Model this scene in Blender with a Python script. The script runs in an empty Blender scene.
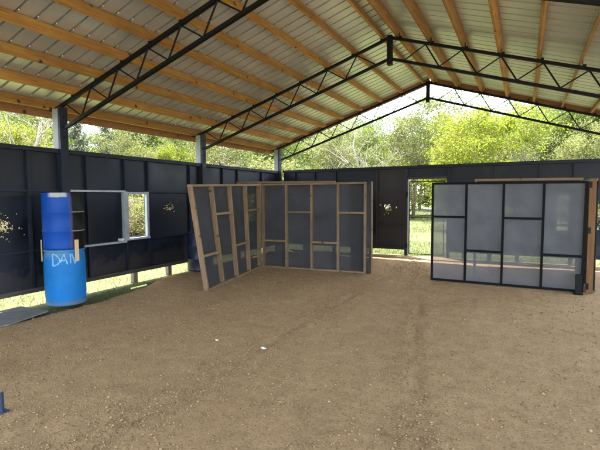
import bpy, bmesh, math, random
import numpy as np
from mathutils import Vector, Matrix, noise

random.seed(7)
RN = np.random.default_rng(11)
sc = bpy.context.scene
COL = sc.collection
R = math.radians

# ------------------------------------------------------------------ camera
H = 1.62
F, YAW, PIT, ROL = 431.7, .4781, .0644, .0052
cy, sy = math.cos(YAW), math.sin(YAW)
fw, rt, up = Vector((-sy, cy, 0)), Vector((cy, sy, 0)), Vector((0, 0, 1))
FWD = fw * math.cos(PIT) - up * math.sin(PIT)
UPV = up * math.cos(PIT) + fw * math.sin(PIT)
cr, sr = math.cos(ROL), math.sin(ROL)
CR, CU = rt * cr - UPV * sr, rt * sr + UPV * cr
cam = bpy.data.cameras.new('camera')
co = bpy.data.objects.new('camera', cam)
COL.objects.link(co)
m = Matrix.Identity(4)
for i in range(3):
    m[i][0], m[i][1], m[i][2], m[i][3] = CR[i], CU[i], -FWD[i], (0, 0, H)[i]
co.matrix_world = m
cam.sensor_width = 36
cam.lens = F / 600 * 36
cam.clip_end = 2000
cam.clip_start = .05
sc.camera = co


def heading(px, d):
    """Ground point at distance d in the direction a viewer at the shed's open end sees at column px."""
    a = math.atan((px - 300) / F) - YAW
    return d * math.sin(a), d * math.cos(a)


# ------------------------------------------------------------------ materials
def mat(name):
    m = bpy.data.materials.new(name)
    m.use_nodes = True
    nt = m.node_tree
    nt.nodes.clear()
    out = nt.nodes.new('ShaderNodeOutputMaterial')
    return m, nt, out


def N(nt, t, **kw):
    n = nt.nodes.new(t)
    for k, v in kw.items():
        if hasattr(n, k):
            setattr(n, k, v)
        else:
            n.inputs[k.replace('_', ' ')].default_value = v
    return n


def ramp(nt, fac, stops):
    r = nt.nodes.new('ShaderNodeValToRGB')
    e = r.color_ramp.elements
    while len(e) < len(stops):
        e.new(.5)
    for x, (p, c) in zip(e, stops):
        x.position = p
        x.color = (*c, 1) if len(c) == 3 else c
    nt.links.new(fac, r.inputs[0])
    return r.outputs[0]


def coords(nt, scale=(1, 1, 1), kind='Object'):
    tc = nt.nodes.new('ShaderNodeTexCoord')
    mp = nt.nodes.new('ShaderNodeMapping')
    mp.inputs['Scale'].default_value = scale
    nt.links.new(tc.outputs[kind], mp.inputs[0])
    return mp.outputs[0]


def tex(nt, vec, scale, detail=4, rough=.6, dist=0):
    n = nt.nodes.new('ShaderNodeTexNoise')
    n.inputs['Scale'].default_value = scale
    n.inputs['Detail'].default_value = detail
    n.inputs['Roughness'].default_value = rough
    n.inputs['Distortion'].default_value = dist
    nt.links.new(vec, n.inputs['Vector'])
    return n.outputs['Fac']


def mix(nt, fac, a, b, mode='MIX'):
    n = nt.nodes.new('ShaderNodeMix')
    n.data_type = 'RGBA'
    n.blend_type = mode
    for s, v in ((0, fac), (6, a), (7, b)):
        if hasattr(v, 'is_linked') or hasattr(v, 'links'):
            nt.links.new(v, n.inputs[s])
        elif s == 0:
            n.inputs[0].default_value = v
        else:
            n.inputs[s].default_value = (*v, 1)
    return n.outputs[2]


def bump(nt, h, strength, dist=.01):
    b = nt.nodes.new('ShaderNodeBump')
    b.inputs['Strength'].default_value = strength
    b.inputs['Distance'].default_value = dist
    nt.links.new(h, b.inputs['Height'])
    return b.outputs[0]


def pbsdf(nt, out, col, rough=.7, metal=0, nrm=None, spec=.5):
    p = nt.nodes.new('ShaderNodeBsdfPrincipled')
    for k, v in (('Base Color', col), ('Roughness', rough), ('Metallic', metal), ('Specular IOR Level', spec)):
        if hasattr(v, 'links'):
            nt.links.new(v, p.inputs[k])
        else:
            p.inputs[k].default_value = (*v, 1) if isinstance(v, tuple) else v
    if nrm:
        nt.links.new(nrm, p.inputs['Normal'])
    nt.links.new(p.outputs[0], out.inputs[0])
    return p


def dusty(name, col, **kw):
    m = painted(name, col, **kw)
    nt = m.node_tree
    p = [n for n in nt.nodes if n.type == 'BSDF_PRINCIPLED'][0]
    src = p.inputs['Base Color'].links[0].from_socket
    v = coords(nt)
    sep = nt.nodes.new('ShaderNodeSeparateXYZ')
    nt.links.new(v, sep.inputs[0])
    n = tex(nt, v, 6, 6, .7)
    a = nt.nodes.new('ShaderNodeMath')
    a.operation = 'MULTIPLY_ADD'
    nt.links.new(n, a.inputs[0])
    a.inputs[1].default_value = -.9
    nt.links.new(sep.outputs[2], a.inputs[2])
    f = ramp(nt, a.outputs[0], [(.0, (.16, .16, .16)), (.10, (0, 0, 0))])
    nt.links.new(mix(nt, f, src, (.13, .10, .07)), p.inputs['Base Color'])
    return m


def wood(name, dark, light, axis=1, rough=.75, knots=True, grime=None):
    """Sawn softwood with grain along the piece's long axis (0 x, 1 y, 2 z)."""
    m, nt, out = mat(name)
    s = [9, 9, 9]
    s[axis] = .7
    info = nt.nodes.new('ShaderNodeObjectInfo')
    tc = nt.nodes.new('ShaderNodeTexCoord')
    add = nt.nodes.new('ShaderNodeVectorMath')
    add.operation = 'MULTIPLY_ADD'
    cmb = nt.nodes.new('ShaderNodeCombineXYZ')
    mul = nt.nodes.new('ShaderNodeMath')
    mul.operation = 'MULTIPLY'
    mul.inputs[1].default_value = 50
    nt.links.new(info.outputs['Random'], mul.inputs[0])
    for i in range(3):
        nt.links.new(mul.outputs[0], cmb.inputs[i])
    nt.links.new(tc.outputs['Object'], add.inputs[0])
    add.inputs[1].default_value = s
    nt.links.new(cmb.outputs[0], add.inputs[2])
    v = add.outputs[0]
    g = tex(nt, v, 3, 5, .65, .8)
    c = ramp(nt, g, [(.3, dark), (.68, light)])
    big = tex(nt, tc.outputs['Object'], 1.3, 3)
    c = mix(nt, ramp(nt, big, [(.3, (0, 0, 0)), (.75, (.5, .5, .5))]), c, tuple(x * .6 for x in dark))
    hs = nt.nodes.new('ShaderNodeHueSaturation')
    mr = nt.nodes.new('ShaderNodeMapRange')
    mr.inputs['To Min'].default_value = .75
    mr.inputs['To Max'].default_value = 1.2
    nt.links.new(info.outputs['Random'], mr.inputs[0])
    nt.links.new(mr.outputs[0], hs.inputs['Value'])
    nt.links.new(c, hs.inputs['Color'])
    c = hs.outputs[0]
    if knots:
        vo = nt.nodes.new('ShaderNodeTexVoronoi')
        vo.inputs['Scale'].default_value = 1
        mp = nt.nodes.new('ShaderNodeMapping')
        k = [4, 4, 4]
        k[axis] = 5
        mp.inputs['Scale'].default_value = k
        nt.links.new(tc.outputs['Object'], mp.inputs[0])
        nt.links.new(cmb.outputs[0], mp.inputs['Location'])
        nt.links.new(mp.outputs[0], vo.inputs['Vector'])
        kn = ramp(nt, vo.outputs['Distance'], [(.09, (1, 1, 1)), (.17, (0, 0, 0))])
        c = mix(nt, kn, c, tuple(x * .18 for x in dark))
    if grime:
        gr = tex(nt, tc.outputs['Object'], 5, 6, .7)
        c = mix(nt, ramp(nt, gr, [(.45, (0, 0, 0)), (.7, (.8, .8, .8))]), c, grime)
    pbsdf(nt, out, c, rough, 0, bump(nt, g, .25, .004))
    return m


def painted(name, col, var=.35, rough=.6, scale=4, worn=None, spec=.5, bmp=.15):
    m, nt, out = mat(name)
    v = coords(nt)
    n1 = tex(nt, v, scale, 6, .65)
    n2 = tex(nt, v, scale * 9, 4, .6)
    lo = tuple(x * (1 - var) for x in col)
    hi = tuple(min(1, x * (1 + var)) for x in col)
    c = ramp(nt, n1, [(.3, lo), (.7, hi)])
    if worn:
        c = mix(nt, ramp(nt, n2, [(.62, (0, 0, 0)), (.75, (.5, .5, .5))]), c, worn)
    rg = ramp(nt, n1, [(.3, (rough - .1,) * 3), (.7, (min(1, rough + .12),) * 3)])
    pbsdf(nt, out, c, rg, 0, bump(nt, n2, bmp, .004), spec)
    return m


M = {}
M['pine'] = wood('pine_purlin', (.25, .105, .020), (.50, .275, .065), 1)
M['pine_x'] = wood('pine_rafter', (.19, .085, .03), (.34, .165, .06), 0)
M['stud'] = wood('weathered_stud', (.16, .098, .050), (.31, .205, .113), 2, .85, True, (.20, .15, .10))
M['rail'] = wood('weathered_rail', (.16, .098, .050), (.32, .212, .118), 0, .85, True, (.20, .15, .10))
M['orange'] = wood('orange_stud', (.11, .052, .02), (.20, .10, .04), 2, .85, False)
M['stake'] = wood('pale_stake', (.42, .30, .17), (.6, .45, .28), 2, .8, False)
M['chip'] = painted('splintered_wood', (.62, .47, .28), .25, .9, 30)
M['navy'] = dusty('navy_painted_plywood', (.006, .0085, .017), var=.6, rough=.5, scale=1.7, worn=(.03, .035, .045), spec=.32)
M['navyf'] = painted('navy_painted_framing', (.010, .014, .026), .4, .6, 5, (.05, .05, .055), .3)
M['bounce_brown'] = painted('bounce_browned_plywood', (.017, .015, .016), .4, .6, 2, (.035, .03, .026))  # navy plywood with warm bounce light off the sand painted into its colour
M['grey'] = painted('grey_painted_frame', (.34, .37, .42), .2, .6, 6, (.15, .16, .18))
M['post'] = painted('grey_steel_post', (.19, .205, .23), .25, .6, 5, (.10, .10, .10))
M['steel'] = painted('black_steel', (.004, .004, .0045), .35, .55, 12, (.02, .011, .007), .2)
M['blackframe'] = painted('black_painted_stud', (.005, .005, .006), .3, .8, 6, None, .15)
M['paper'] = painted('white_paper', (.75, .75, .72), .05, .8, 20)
M['bark'] = painted('grey_brown_bark', (.16, .125, .09), .4, .9, 12)
M['palebark'] = painted('pale_bark', (.27, .24, .20), .3, .9, 10)
M['boardtop'] = painted('worn_grey_board', (.15, .15, .145), .35, .9, 6, (.24, .24, .23))
M['bluesteel'] = painted('dark_blue_steel', (.02, .035, .07), .3, .4, 10)

# roof sheet: bare galvalume seen from below
m, nt, out = mat('galvalume_sheet')
v = coords(nt, (1, 1, 1))
n1 = tex(nt, v, 1.2, 4)
n2 = tex(nt, coords(nt, (.6, 12, 1)), 3, 4)
c = ramp(nt, n1, [(.3, (.49, .50, .485)), (.7, (.59, .60, .585))])
c = mix(nt, ramp(nt, n2, [(.5, (0, 0, 0)), (.75, (.25, .25, .25))]), c, (.36, .33, .28))
pbsdf(nt, out, c, ramp(nt, n2, [(.3, (.36,) * 3), (.7, (.46,) * 3)]), .6, None, .5)
M['sheet'] = m

# woven shade cloth, partly see-through
def cloth(name, col, clear, trans):
    m, nt, out = mat(name)
    v = coords(nt)
    n = tex(nt, v, 2.2, 5, .6, .4)
    c = ramp(nt, n, [(.3, tuple(x * .86 for x in col)), (.7, tuple(x * 1.14 for x in col))])
    d = nt.nodes.new('ShaderNodeBsdfPrincipled')
    nt.links.new(c, d.inputs['Base Color'])
    d.inputs['Roughness'].default_value = .95
    d.inputs['Specular IOR Level'].default_value = .12
    t = nt.nodes.new('ShaderNodeBsdfTranslucent')
    nt.links.new(c, t.inputs[0])
    a = nt.nodes.new('ShaderNodeMixShader')
    a.inputs[0].default_value = trans
    nt.links.new(d.outputs[0], a.inputs[1])
    nt.links.new(t.outputs[0], a.inputs[2])
    tr = nt.nodes.new('ShaderNodeBsdfTransparent')
    b = nt.nodes.new('ShaderNodeMixShader')
    mr = nt.nodes.new('ShaderNodeMapRange')
    mr.inputs['To Min'].default_value = clear * .88
    mr.inputs['To Max'].default_value = clear * 1.12
    nt.links.new(n, mr.inputs[0])
    nt.links.new(mr.outputs[0], b.inputs[0])
    nt.links.new(a.outputs[0], b.inputs[1])
    nt.links.new(tr.outputs[0], b.inputs[2])
    nt.links.new(b.outputs[0], out.inputs[0])
    return m


M['cloth'] = cloth('dark_shade_cloth', (.058, .061, .068), .055, .3)
M['clothpale'] = cloth('grey_shade_cloth', (.14, .147, .162), .18, .35)

# dirt floor
m, nt, out = mat('packed_dirt')
v = coords(nt)
big = tex(nt, v, .55, 4, .6, .5)
mid = tex(nt, v, 7, 6, .7)
fine = tex(nt, v, 48, 8, .8)
c = ramp(nt, big, [(.3, (.44, .29, .145)), (.7, (.54, .375, .195))])
damp = tex(nt, v, 1.4, 5, .65, 1.2)
c = mix(nt, ramp(nt, damp, [(.5, (0, 0, 0)), (.72, (.5, .5, .5))]), c, (.27, .175, .085))
c = mix(nt, ramp(nt, mid, [(.42, (0, 0, 0)), (.64, (.5, .5, .5))]), c, (.29, .195, .098))
c = mix(nt, ramp(nt, fine, [(.36, (.85, .85, .85)), (.50, (0, 0, 0))]), c, (.12, .078, .04))
c = mix(nt, ramp(nt, fine, [(.60, (0, 0, 0)), (.74, (.6, .6, .6))]), c, (.45, .36, .25))
hh = nt.nodes.new('ShaderNodeMath')
hh.operation = 'ADD'
nt.links.new(mid, hh.inputs[0])
nt.links.new(fine, hh.inputs[1])
pbsdf(nt, out, c, .95, 0, bump(nt, hh.outputs[0], .9, .03), .2)
M['dirt'] = m

m, nt, out = mat('bounce_gravel')  # for the added out-of-view ground that throws light up at the roof
v = coords(nt)
c = ramp(nt, tex(nt, v, 25, 6, .75), [(.3, (.13, .118, .092)), (.7, (.23, .21, .165))])
pbsdf(nt, out, c, .95, 0, None, .2)
M['bounce_ground'] = m

m, nt, out = mat('pebble')
g = nt.nodes.new('ShaderNodeNewGeometry')
c = ramp(nt, g.outputs['Random Per Island'], [(0, (.14, .09, .048)), (.45, (.27, .18, .095)), (.97, (.33, .225, .12)), (1, (.40, .29, .17))])
pbsdf(nt, out, c, .9, 0, None, .2)
M['pebble'] = m

# open ground round the shed
m, nt, out = mat('lawn_ground')
v = coords(nt)
a = tex(nt, v, .35, 5, .65)
b = tex(nt, v, 14, 5, .7)
c = ramp(nt, a, [(.3, (.06, .08, .025)), (.55, (.095, .11, .04)), (.75, (.15, .14, .08))])
c = mix(nt, ramp(nt, b, [(.4, (.6, .6, .6)), (.6, (0, 0, 0))]), c, (.06, .07, .02))
pbsdf(nt, out, c, .95, 0, bump(nt, b, .6, .03), .2)
M['ground'] = m


def leafmat(name, c0, c1, c2, tl=.6):
    m, nt, out = mat(name)
    g = nt.nodes.new('ShaderNodeNewGeometry')
    c = ramp(nt, g.outputs['Random Per Island'], [(0, c0), (.5, c1), (1, c2)])
    info = nt.nodes.new('ShaderNodeObjectInfo')
    hs = nt.nodes.new('ShaderNodeHueSaturation')
    mr = nt.nodes.new('ShaderNodeMapRange')
    mr.inputs['To Min'].default_value = .8
    mr.inputs['To Max'].default_value = 1.2
    nt.links.new(info.outputs['Random'], mr.inputs[0])
    nt.links.new(mr.outputs[0], hs.inputs['Value'])
    nt.links.new(c, hs.inputs['Color'])
    d = nt.nodes.new('ShaderNodeBsdfPrincipled')
    d.inputs['Roughness'].default_value = .6
    d.inputs['Specular IOR Level'].default_value = .3
    t = nt.nodes.new('ShaderNodeBsdfTranslucent')
    nt.links.new(hs.outputs[0], d.inputs['Base Color'])
    nt.links.new(hs.outputs[0], t.inputs[0])
    a = nt.nodes.new('ShaderNodeMixShader')
    a.inputs[0].default_value = tl
    nt.links.new(d.outputs[0], a.inputs[1])
    nt.links.new(t.outputs[0], a.inputs[2])
    nt.links.new(a.outputs[0], out.inputs[0])
    return m


M['leaf_yellow'] = leafmat('yellow_green_leaves', (.09, .125, .008), (.16, .195, .014), (.22, .235, .03))
M['leaf_mid'] = leafmat('mid_green_leaves', (.045, .08, .012), (.09, .135, .022), (.15, .175, .035))
M['leaf_pale'] = leafmat('pale_olive_leaves', (.08, .10, .028), (.14, .158, .045), (.20, .20, .07))
M['leaf_dark'] = leafmat('dark_needles', (.020, .038, .018), (.04, .065, .03), (.07, .095, .05), .25)
M['leaf_tan'] = leafmat('dry_tan_leaves', (.10, .075, .04), (.17, .13, .07), (.25, .20, .11), .3)
M['grass'] = leafmat('grass_blades', (.06, .09, .018), (.11, .14, .035), (.18, .18, .07), .4)


# ------------------------------------------------------------------ mesh helpers
class MB:
    def __init__(s):
        s.v, s.f = [], []

    def quad8(s, p):
        """Eight corners: bottom ring 0-3, top ring 4-7."""
        n = len(s.v)
        s.v += [tuple(q) for q in p]
        for f in ((3, 2, 1, 0), (4, 5, 6, 7), (0, 1, 5, 4), (1, 2, 6, 5), (2, 3, 7, 6), (3, 0, 4, 7)):
            s.f.append(tuple(n + i for i in f))
        return s

    def box(s, a, b):
        x0, x1 = sorted((a[0], b[0]))
        y0, y1 = sorted((a[1], b[1]))
        z0, z1 = sorted((a[2], b[2]))
        return s.quad8([(x0, y0, z0), (x1, y0, z0), (x1, y1, z0), (x0, y1, z0), (x0, y0, z1), (x1, y0, z1), (x1, y1, z1), (x0, y1, z1)])

    def bar(s, p, q, w, d, side):
        """A rectangular bar from p to q, w wide along `side`, d deep across."""
        p, q = Vector(p), Vector(q)
        t = (q - p).normalized()
        u = Vector(side)
        u = (u - t * u.dot(t)).normalized()
        n = t.cross(u)
        u, n = u * w / 2, n * d / 2
        return s.quad8([p - u - n, p + u - n, p + u + n, p - u + n, q - u - n, q + u - n, q + u + n, q - u + n])

    def tube(s, pts, rad, k=6):
        base = len(s.v)
        pts = [Vector(p) for p in pts]
        for i, p in enumerate(pts):
            t = (pts[min(i + 1, len(pts) - 1)] - pts[max(i - 1, 0)])
            t = t.normalized() if t.length > 1e-6 else Vector((0, 0, 1))
            u = t.orthogonal().normalized()
            w = t.cross(u)
            for j in range(k):
                a = 2 * math.pi * j / k
                s.v.append(tuple(p + (u * math.cos(a) + w * math.sin(a)) * rad[i]))
        for i in range(len(pts) - 1):
            for j in range(k):
                a, b = base + i * k + j, base + i * k + (j + 1) % k
                s.f.append((a, b, b + k, a + k))
        s.f.append(tuple(base + j for j in reversed(range(k))))
        s.f.append(tuple(base + (len(pts) - 1) * k + j for j in range(k)))
        return s

    def build(s, name, material, parent=None, loc=None, smooth=False, bevel=0):
        me = bpy.data.meshes.new(name)
        vs = s.v
        if loc:
            vs = [(a - loc[0], b - loc[1], c - loc[2]) for a, b, c in s.v]
        me.from_pydata(vs, [], s.f)
        me.materials.append(material)
        if smooth:
            me.polygons.foreach_set('use_smooth', [True] * len(me.polygons))
        me.update()
        o = bpy.data.objects.new(name, me)
        COL.objects.link(o)
        if loc:
            o.location = loc
        if parent:
            o.parent = parent
            if loc is None:
                o.matrix_parent_inverse = Matrix.Translation(-Vector(parent.location))
            else:
                o.location = Vector(loc) - Vector(parent.location)
        if bevel:
            b = o.modifiers.new('bevel', 'BEVEL')
            b.width = bevel
            b.segments = 2
            b.limit_method = 'ANGLE'
        return o


def tag(o, label=None, cat=None, group=None, kind=None):
    for k, v in (('label', label), ('category', cat), ('group', group), ('kind', kind)):
        if v:
            o[k] = v
    return o


def empty(name, loc, label, cat, group=None):
    o = bpy.data.objects.new(name, None)
    o.empty_display_size = .2
    COL.objects.link(o)
    o.location = loc
    return tag(o, label, cat, group)


def npmesh(name, verts, faces, material, kind=None, parent=None, smooth=False):
    """verts (n,3) and faces (m,k), all of one size k, as one mesh object."""
    me = bpy.data.meshes.new(name)
    nv, (nf, k) = len(verts), faces.shape
    me.vertices.add(nv)
    me.vertices.foreach_set('co', verts.astype(np.float32).ravel())
    me.loops.add(nf * k)
    me.loops.foreach_set('vertex_index', faces.astype(np.int32).ravel())
    me.polygons.add(nf)
    me.polygons.foreach_set('loop_start', np.arange(0, nf * k, k, dtype=np.int32))
    if smooth:
        me.polygons.foreach_set('use_smooth', np.ones(nf, dtype=bool))
    me.materials.append(material)
    me.update(calc_edges=True)
    me.validate()
    o = bpy.data.objects.new(name, me)
    COL.objects.link(o)
    if parent:
        o.parent = parent
    return tag(o, kind=kind)


# ------------------------------------------------------------------ setting: ground and dirt floor
GZ = -.06
gx = np.concatenate([np.linspace(-400, -40, 10), np.linspace(-36, 30, 67), np.linspace(40, 400, 10)])
gy = np.concatenate([np.linspace(-300, -20, 8), np.linspace(-16, 60, 77), np.linspace(70, 500, 12)])
V = np.array([(x, y, GZ) for y in gy for x in gx])
for i, (x, y, z) in enumerate(V):
    out_ = max(0, max(-9 - x, y - 13.5))
    if out_ > 0:
        V[i, 2] += noise.noise((x * .12, y * .12, 0)) * min(.35, out_ * .05)
nx = len(gx)
Fc = np.array([(j * nx + i, j * nx + i + 1, (j + 1) * nx + i + 1, (j + 1) * nx + i) for j in range(len(gy) - 1) for i in range(nx - 1)])
npmesh('ground', V, Fc, M['ground'], 'structure', smooth=True)


def floor_edge(y):
    """The dirt pad's ragged left border."""
    pts = [(-3, -6.6), (2.6, -6.25), (3.6, -6.2), (4.5, -6.16), (5.4, -6.3), (6.1, -6.6), (6.8, -6.9), (7.4, -6.75), (8.5, -7.0), (12.6, -7.1)]
    for (a, b), (c, d) in zip(pts, pts[1:]):
        if a <= y <= c:
            return b + (d - b) * (y - a) / (c - a)
    return pts[0][1] if y < -3 else pts[-1][1]


def floor_z(x, y):
    e = floor_edge(y) + noise.noise((y * 2.1, 3.3, 0)) * .08 + noise.noise((y * 7, 1.3, 0)) * .04
    z = noise.noise((x * .8, y * .8, 5)) * .012 + noise.noise((x * 3.1, y * 3.1, 9)) * .003 + noise.noise((x * 11, y * 11, 2)) * .002
    # two wheel furrows running down the shed
    for cx, wv in ((-2.50, .05), (-.05 - .205 * y, .045)):
        cxx = cx + noise.noise((y * .5, wv * 50, 0)) * .10
        d = abs(x - cxx) * (.95 if cx > -2 else 1)
        if d < .5:
            k_ = .55 + .9 * noise.noise((y * 1.7, wv * 90, 1))
            z += .7 * k_ * (-.020 * math.exp(-(d / wv) ** 2) + .014 * math.exp(-((d - .10) / .05) ** 2)) + .006 * math.exp(-(d / .2) ** 2) * noise.noise((x * 16, y * 16, 4))
    dl = min(x - e, 2.5 - x, 12.25 + noise.noise((x * 1.7, 7, 0)) * .12 - y, y + 3.4)
    if dl < .45:
        t = max(0, min(1, dl / .45))
        z = z * t - .12 * (1 - t) ** 2
    return z


sx = np.arange(-7.4, 2.6, .045)
sy_ = np.arange(-3.4, 12.45, .045)
V = np.array([(x, y, floor_z(x, y)) for y in sy_ for x in sx])
nx = len(sx)
jj, ii = np.meshgrid(np.arange(len(sy_) - 1), np.arange(nx - 1), indexing='ij')
b0 = (jj * nx + ii).ravel()
Fc = np.stack([b0, b0 + 1, b0 + nx + 1, b0 + nx], 1)
npmesh('dirt_floor', V, Fc, M['dirt'], 'structure', smooth=True)

# unseen pale gravel added by the open sides to bounce light under the roof
bounce_ground = [(-9, -60), (60, -60), (60, 13), (3.2, 13), (2.9, 4), (2.7, -3.0), (-5, -3.1), (-9, -3.2)]
b_ = [(x, y, GZ + .006) for x, y in bounce_ground]
me = bpy.data.meshes.new('bounce_yard')
me.from_pydata(b_, [], [tuple(range(len(b_)))])
me.materials.append(M['bounce_ground'])
yo = bpy.data.objects.new('bounce_yard', me)
COL.objects.link(yo)
yo['kind'] = 'structure'

# loose pebbles on the floor
cnt = 70000
px_ = RN.uniform(-6.3, 2.3, cnt)
py_ = 1.2 + 10.3 * RN.uniform(0, 1, cnt) ** 1.7
fur = RN.uniform(0, 1, cnt) < .22
px_ = np.where(fur, np.where(RN.uniform(0, 1, cnt) < .5, -2.50, -.05 - .205 * py_) + RN.normal(0, .16, cnt), px_)
rad = np.clip(RN.lognormal(-5.4, .5, cnt), .0022, .016)
oct_v = np.array([(1, 0, 0), (-1, 0, 0), (0, 1, 0), (0, -1, 0), (0, 0, .75), (0, 0, -.6)])
oct_f = np.array([(0, 2, 4), (2, 1, 4), (1, 3, 4), (3, 0, 4), (2, 0, 5), (1, 2, 5), (3, 1, 5), (0, 3, 5)])
pv = oct_v[None] * RN.uniform(.7, 1.3, (cnt, 6, 1)) * rad[:, None, None]
ang = RN.uniform(0, 6.28, cnt)
ca, sa = np.cos(ang)[:, None], np.sin(ang)[:, None]
pv = np.stack([pv[..., 0] * ca - pv[..., 1] * sa, pv[..., 0] * sa + pv[..., 1] * ca, pv[..., 2]], 2)
pz = np.array([floor_z(a, b) for a, b in zip(px_, py_)]) + rad * .35
pv += np.stack([px_, py_, pz], 1)[:, None, :]
pf = (oct_f[None] + (np.arange(cnt) * 6)[:, None, None]).reshape(-1, 3)
npmesh('pebbles', pv.reshape(-1, 3), pf, M['pebble'], 'stuff')

# ------------------------------------------------------------------ the shed
WX, BY = -6.80, 11.82
TY = [11.72, 8.105, 4.60, 1.0]
RX, RZ, SL = -2.29, 4.577, .3205
cs = 1 / math.sqrt(1 + SL * SL)


def chord(x):
    return RZ - SL * abs(x - RX)


shed = empty('open_shed', (RX, 5, 0), 'open-sided metal-roofed shed with black steel trusses over the dirt floor', 'shed')

# roof sheets: ribbed profile along y, two slopes
def roof_sheet(sign):
    ys = [(-.9, 0)]
    y = -.9 + .1
    while y < 12.0:
        ys += [(y - .020, 0), (y - .017, .046), (y + .017, .046), (y + .020, 0)]
        y += .2286
    ys = [q for q in ys if q[0] < 12.03] + [(12.04, 0)]
    xs = np.linspace(0, 5.06, 9)
    vs, fs = [], []
    for x in xs:
        for yy, hh in ys:
            z = RZ + .195 - SL * x + hh / cs
            vs.append((RX + sign * x, yy, z))
    n = len(ys)
    for i in range(len(xs) - 1):
        for j in range(n - 1):
            q = (i * n + j, i * n + j + 1, (i + 1) * n + j + 1, (i + 1) * n + j)
            fs.append(q if sign < 0 else q[::-1])
    b = MB()
    b.v, b.f = vs, fs
    o = b.build('roof_sheet', M['sheet'], shed)
    s = o.modifiers.new('thick', 'SOLIDIFY')
    s.thickness = .0012
    s.offset = 0
    return o


roof_sheet(-1)
roof_sheet(1)
capb = MB()
for s in (-1, 1):
    capb.bar((RX + s * .02, 5.57, RZ + .246), (RX + s * .22, 5.57, RZ + .246 - SL * .2), 12.96, .002, (0, 1, 0))
capb.build('ridge_cap', M['sheet'], shed)

# purlins on edge across the trusses
for s in (-1, 1):
    for k in range(9):
        d = .13 + .575 * k
        nrm = Vector((s * SL, 0, 1)).normalized()
        x = RX + s * d
        z = chord(x) + .03
        c0 = Vector((x, 0, z)) + nrm * .075
        b = MB()
        b.bar((0, -.84 - 4.4, 0), (0, 12.005 - 4.4, 0), .145, .04, nrm)
        o = b.build('purlin', M['pine'])
        o.parent = shed
        o.location = Vector((c0.x, 4.4, c0.z)) - Vector(shed.location)
# small pale tabs where each rib crosses a purlin
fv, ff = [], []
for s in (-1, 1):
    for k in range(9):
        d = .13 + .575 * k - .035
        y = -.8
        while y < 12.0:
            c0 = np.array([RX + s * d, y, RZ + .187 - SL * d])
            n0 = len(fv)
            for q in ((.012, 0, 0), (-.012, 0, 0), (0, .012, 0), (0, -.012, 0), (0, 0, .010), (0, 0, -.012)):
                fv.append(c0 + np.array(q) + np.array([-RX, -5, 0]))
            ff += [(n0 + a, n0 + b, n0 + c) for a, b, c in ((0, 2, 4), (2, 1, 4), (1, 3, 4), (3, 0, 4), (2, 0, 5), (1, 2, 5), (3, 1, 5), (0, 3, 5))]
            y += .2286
npmesh('rib_tabs', np.array(fv), np.array(ff), M['paper'], 'stuff', shed)
# eave boards and end rafters
for s in (-1, 1):
    x = RX + s * 5.035
    MB().box((-.018, -5.24, -.075), (.018, 7.66, .075)).build('eave_board', M['pine_x'], shed, loc=(0, 0, 0)).location = Vector((x, 4.37, chord(x) + .115)) - Vector(shed.location)
    for yy in (12.024, -.87):
        MB().bar((RX + s * .004, yy, RZ + .115), (RX + s * 5.01, yy, RZ + .115 - SL * 5.0), .155, .032, (0, 0, 1)).build('end_rafter', M['pine_x'], shed)

# trusses
HX = 4.42
for y in TY:
    tr = bpy.data.objects.new('roof_truss', None)
    COL.objects.link(tr)
    tr.parent = shed
    tr.location = Vector((RX, y, 0)) - Vector(shed.location)

    def sub(b, name):
        o = b.build(name, M['steel'])
        o.parent = tr
        return o
    for s in (-1, 1):
        sub(MB().bar((s * .0, 0, RZ), (s * 4.72, 0, RZ - SL * 4.72), .05, .05, (0, 1, 0)), 'top_chord')
        sub(MB().bar((s * .0, 0, RZ - .385), (s * HX, 0, RZ - .385 - SL * HX), .05, .05, (0, 1, 0)), 'bottom_chord')
        ztop = lambda d: RZ - SL * d - .02
        zbot = lambda d: RZ - .385 - SL * d + .02
        for k in range(7):
            tb, tt, nb = .27 + .622 * k, .65 + .622 * k, .27 + .622 * (k + 1)
            sub(MB().tube([(s * tb, 0, zbot(tb)), (s * tt, 0, ztop(tt))], [.011] * 2, 8), 'web_brace')
            if nb < HX:
                sub(MB().tube([(s * tt, 0, ztop(tt)), (s * nb, 0, zbot(nb))], [.013] * 2, 8), 'web_brace')
        for k in range(9):
            d = .13 + .575 * k
            if d < 4.75:
                d2 = d + .045
                sub(MB().bar((s * d2, .012, RZ - SL * d2 + .02), (s * d2, .012, RZ - SL * d2 + .115), .045, .006, (0, 1, 0)).box((s * d2 - .003, -.035, RZ - SL * d2 + .02), (s * d2 + .045, .05, RZ - SL * d2 + .045)), 'purlin_clip')
    sub(MB().box((-.045, -.05, RZ - .50), (.045, .05, RZ + .035)), 'ridge_post')

# posts: grey steel with a dark board on the inner face
for y in TY:
    for s in (-1, 1):
        xo = RX + s * 4.64
        xi = RX + s * 4.50
        p = MB().box((xo, y - .075, GZ - .3), (xi, y + .075, 2.43)).build('post_foot', M['navyf'], shed)
        MB().box((xo, y - .075, 2.4305), (xi, y + .075, chord(RX + s * 4.55) - .03)).build('post', M['post'], shed, bevel=.006)
        b = MB().box((xi - s * .002, y - .07, GZ - .2), (xi - s * .045, y + .07, chord(RX + s * 4.5) - .02)).build('post_board', M['navyf'], shed)
        q = MB()
        for zz in (2.62, 2.95):
            q.box((xi - s * .045, y - .012, zz - .012), (xi - s * .06, y + .012, zz + .012))
        q.build('bolt', M['steel'], shed)


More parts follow.
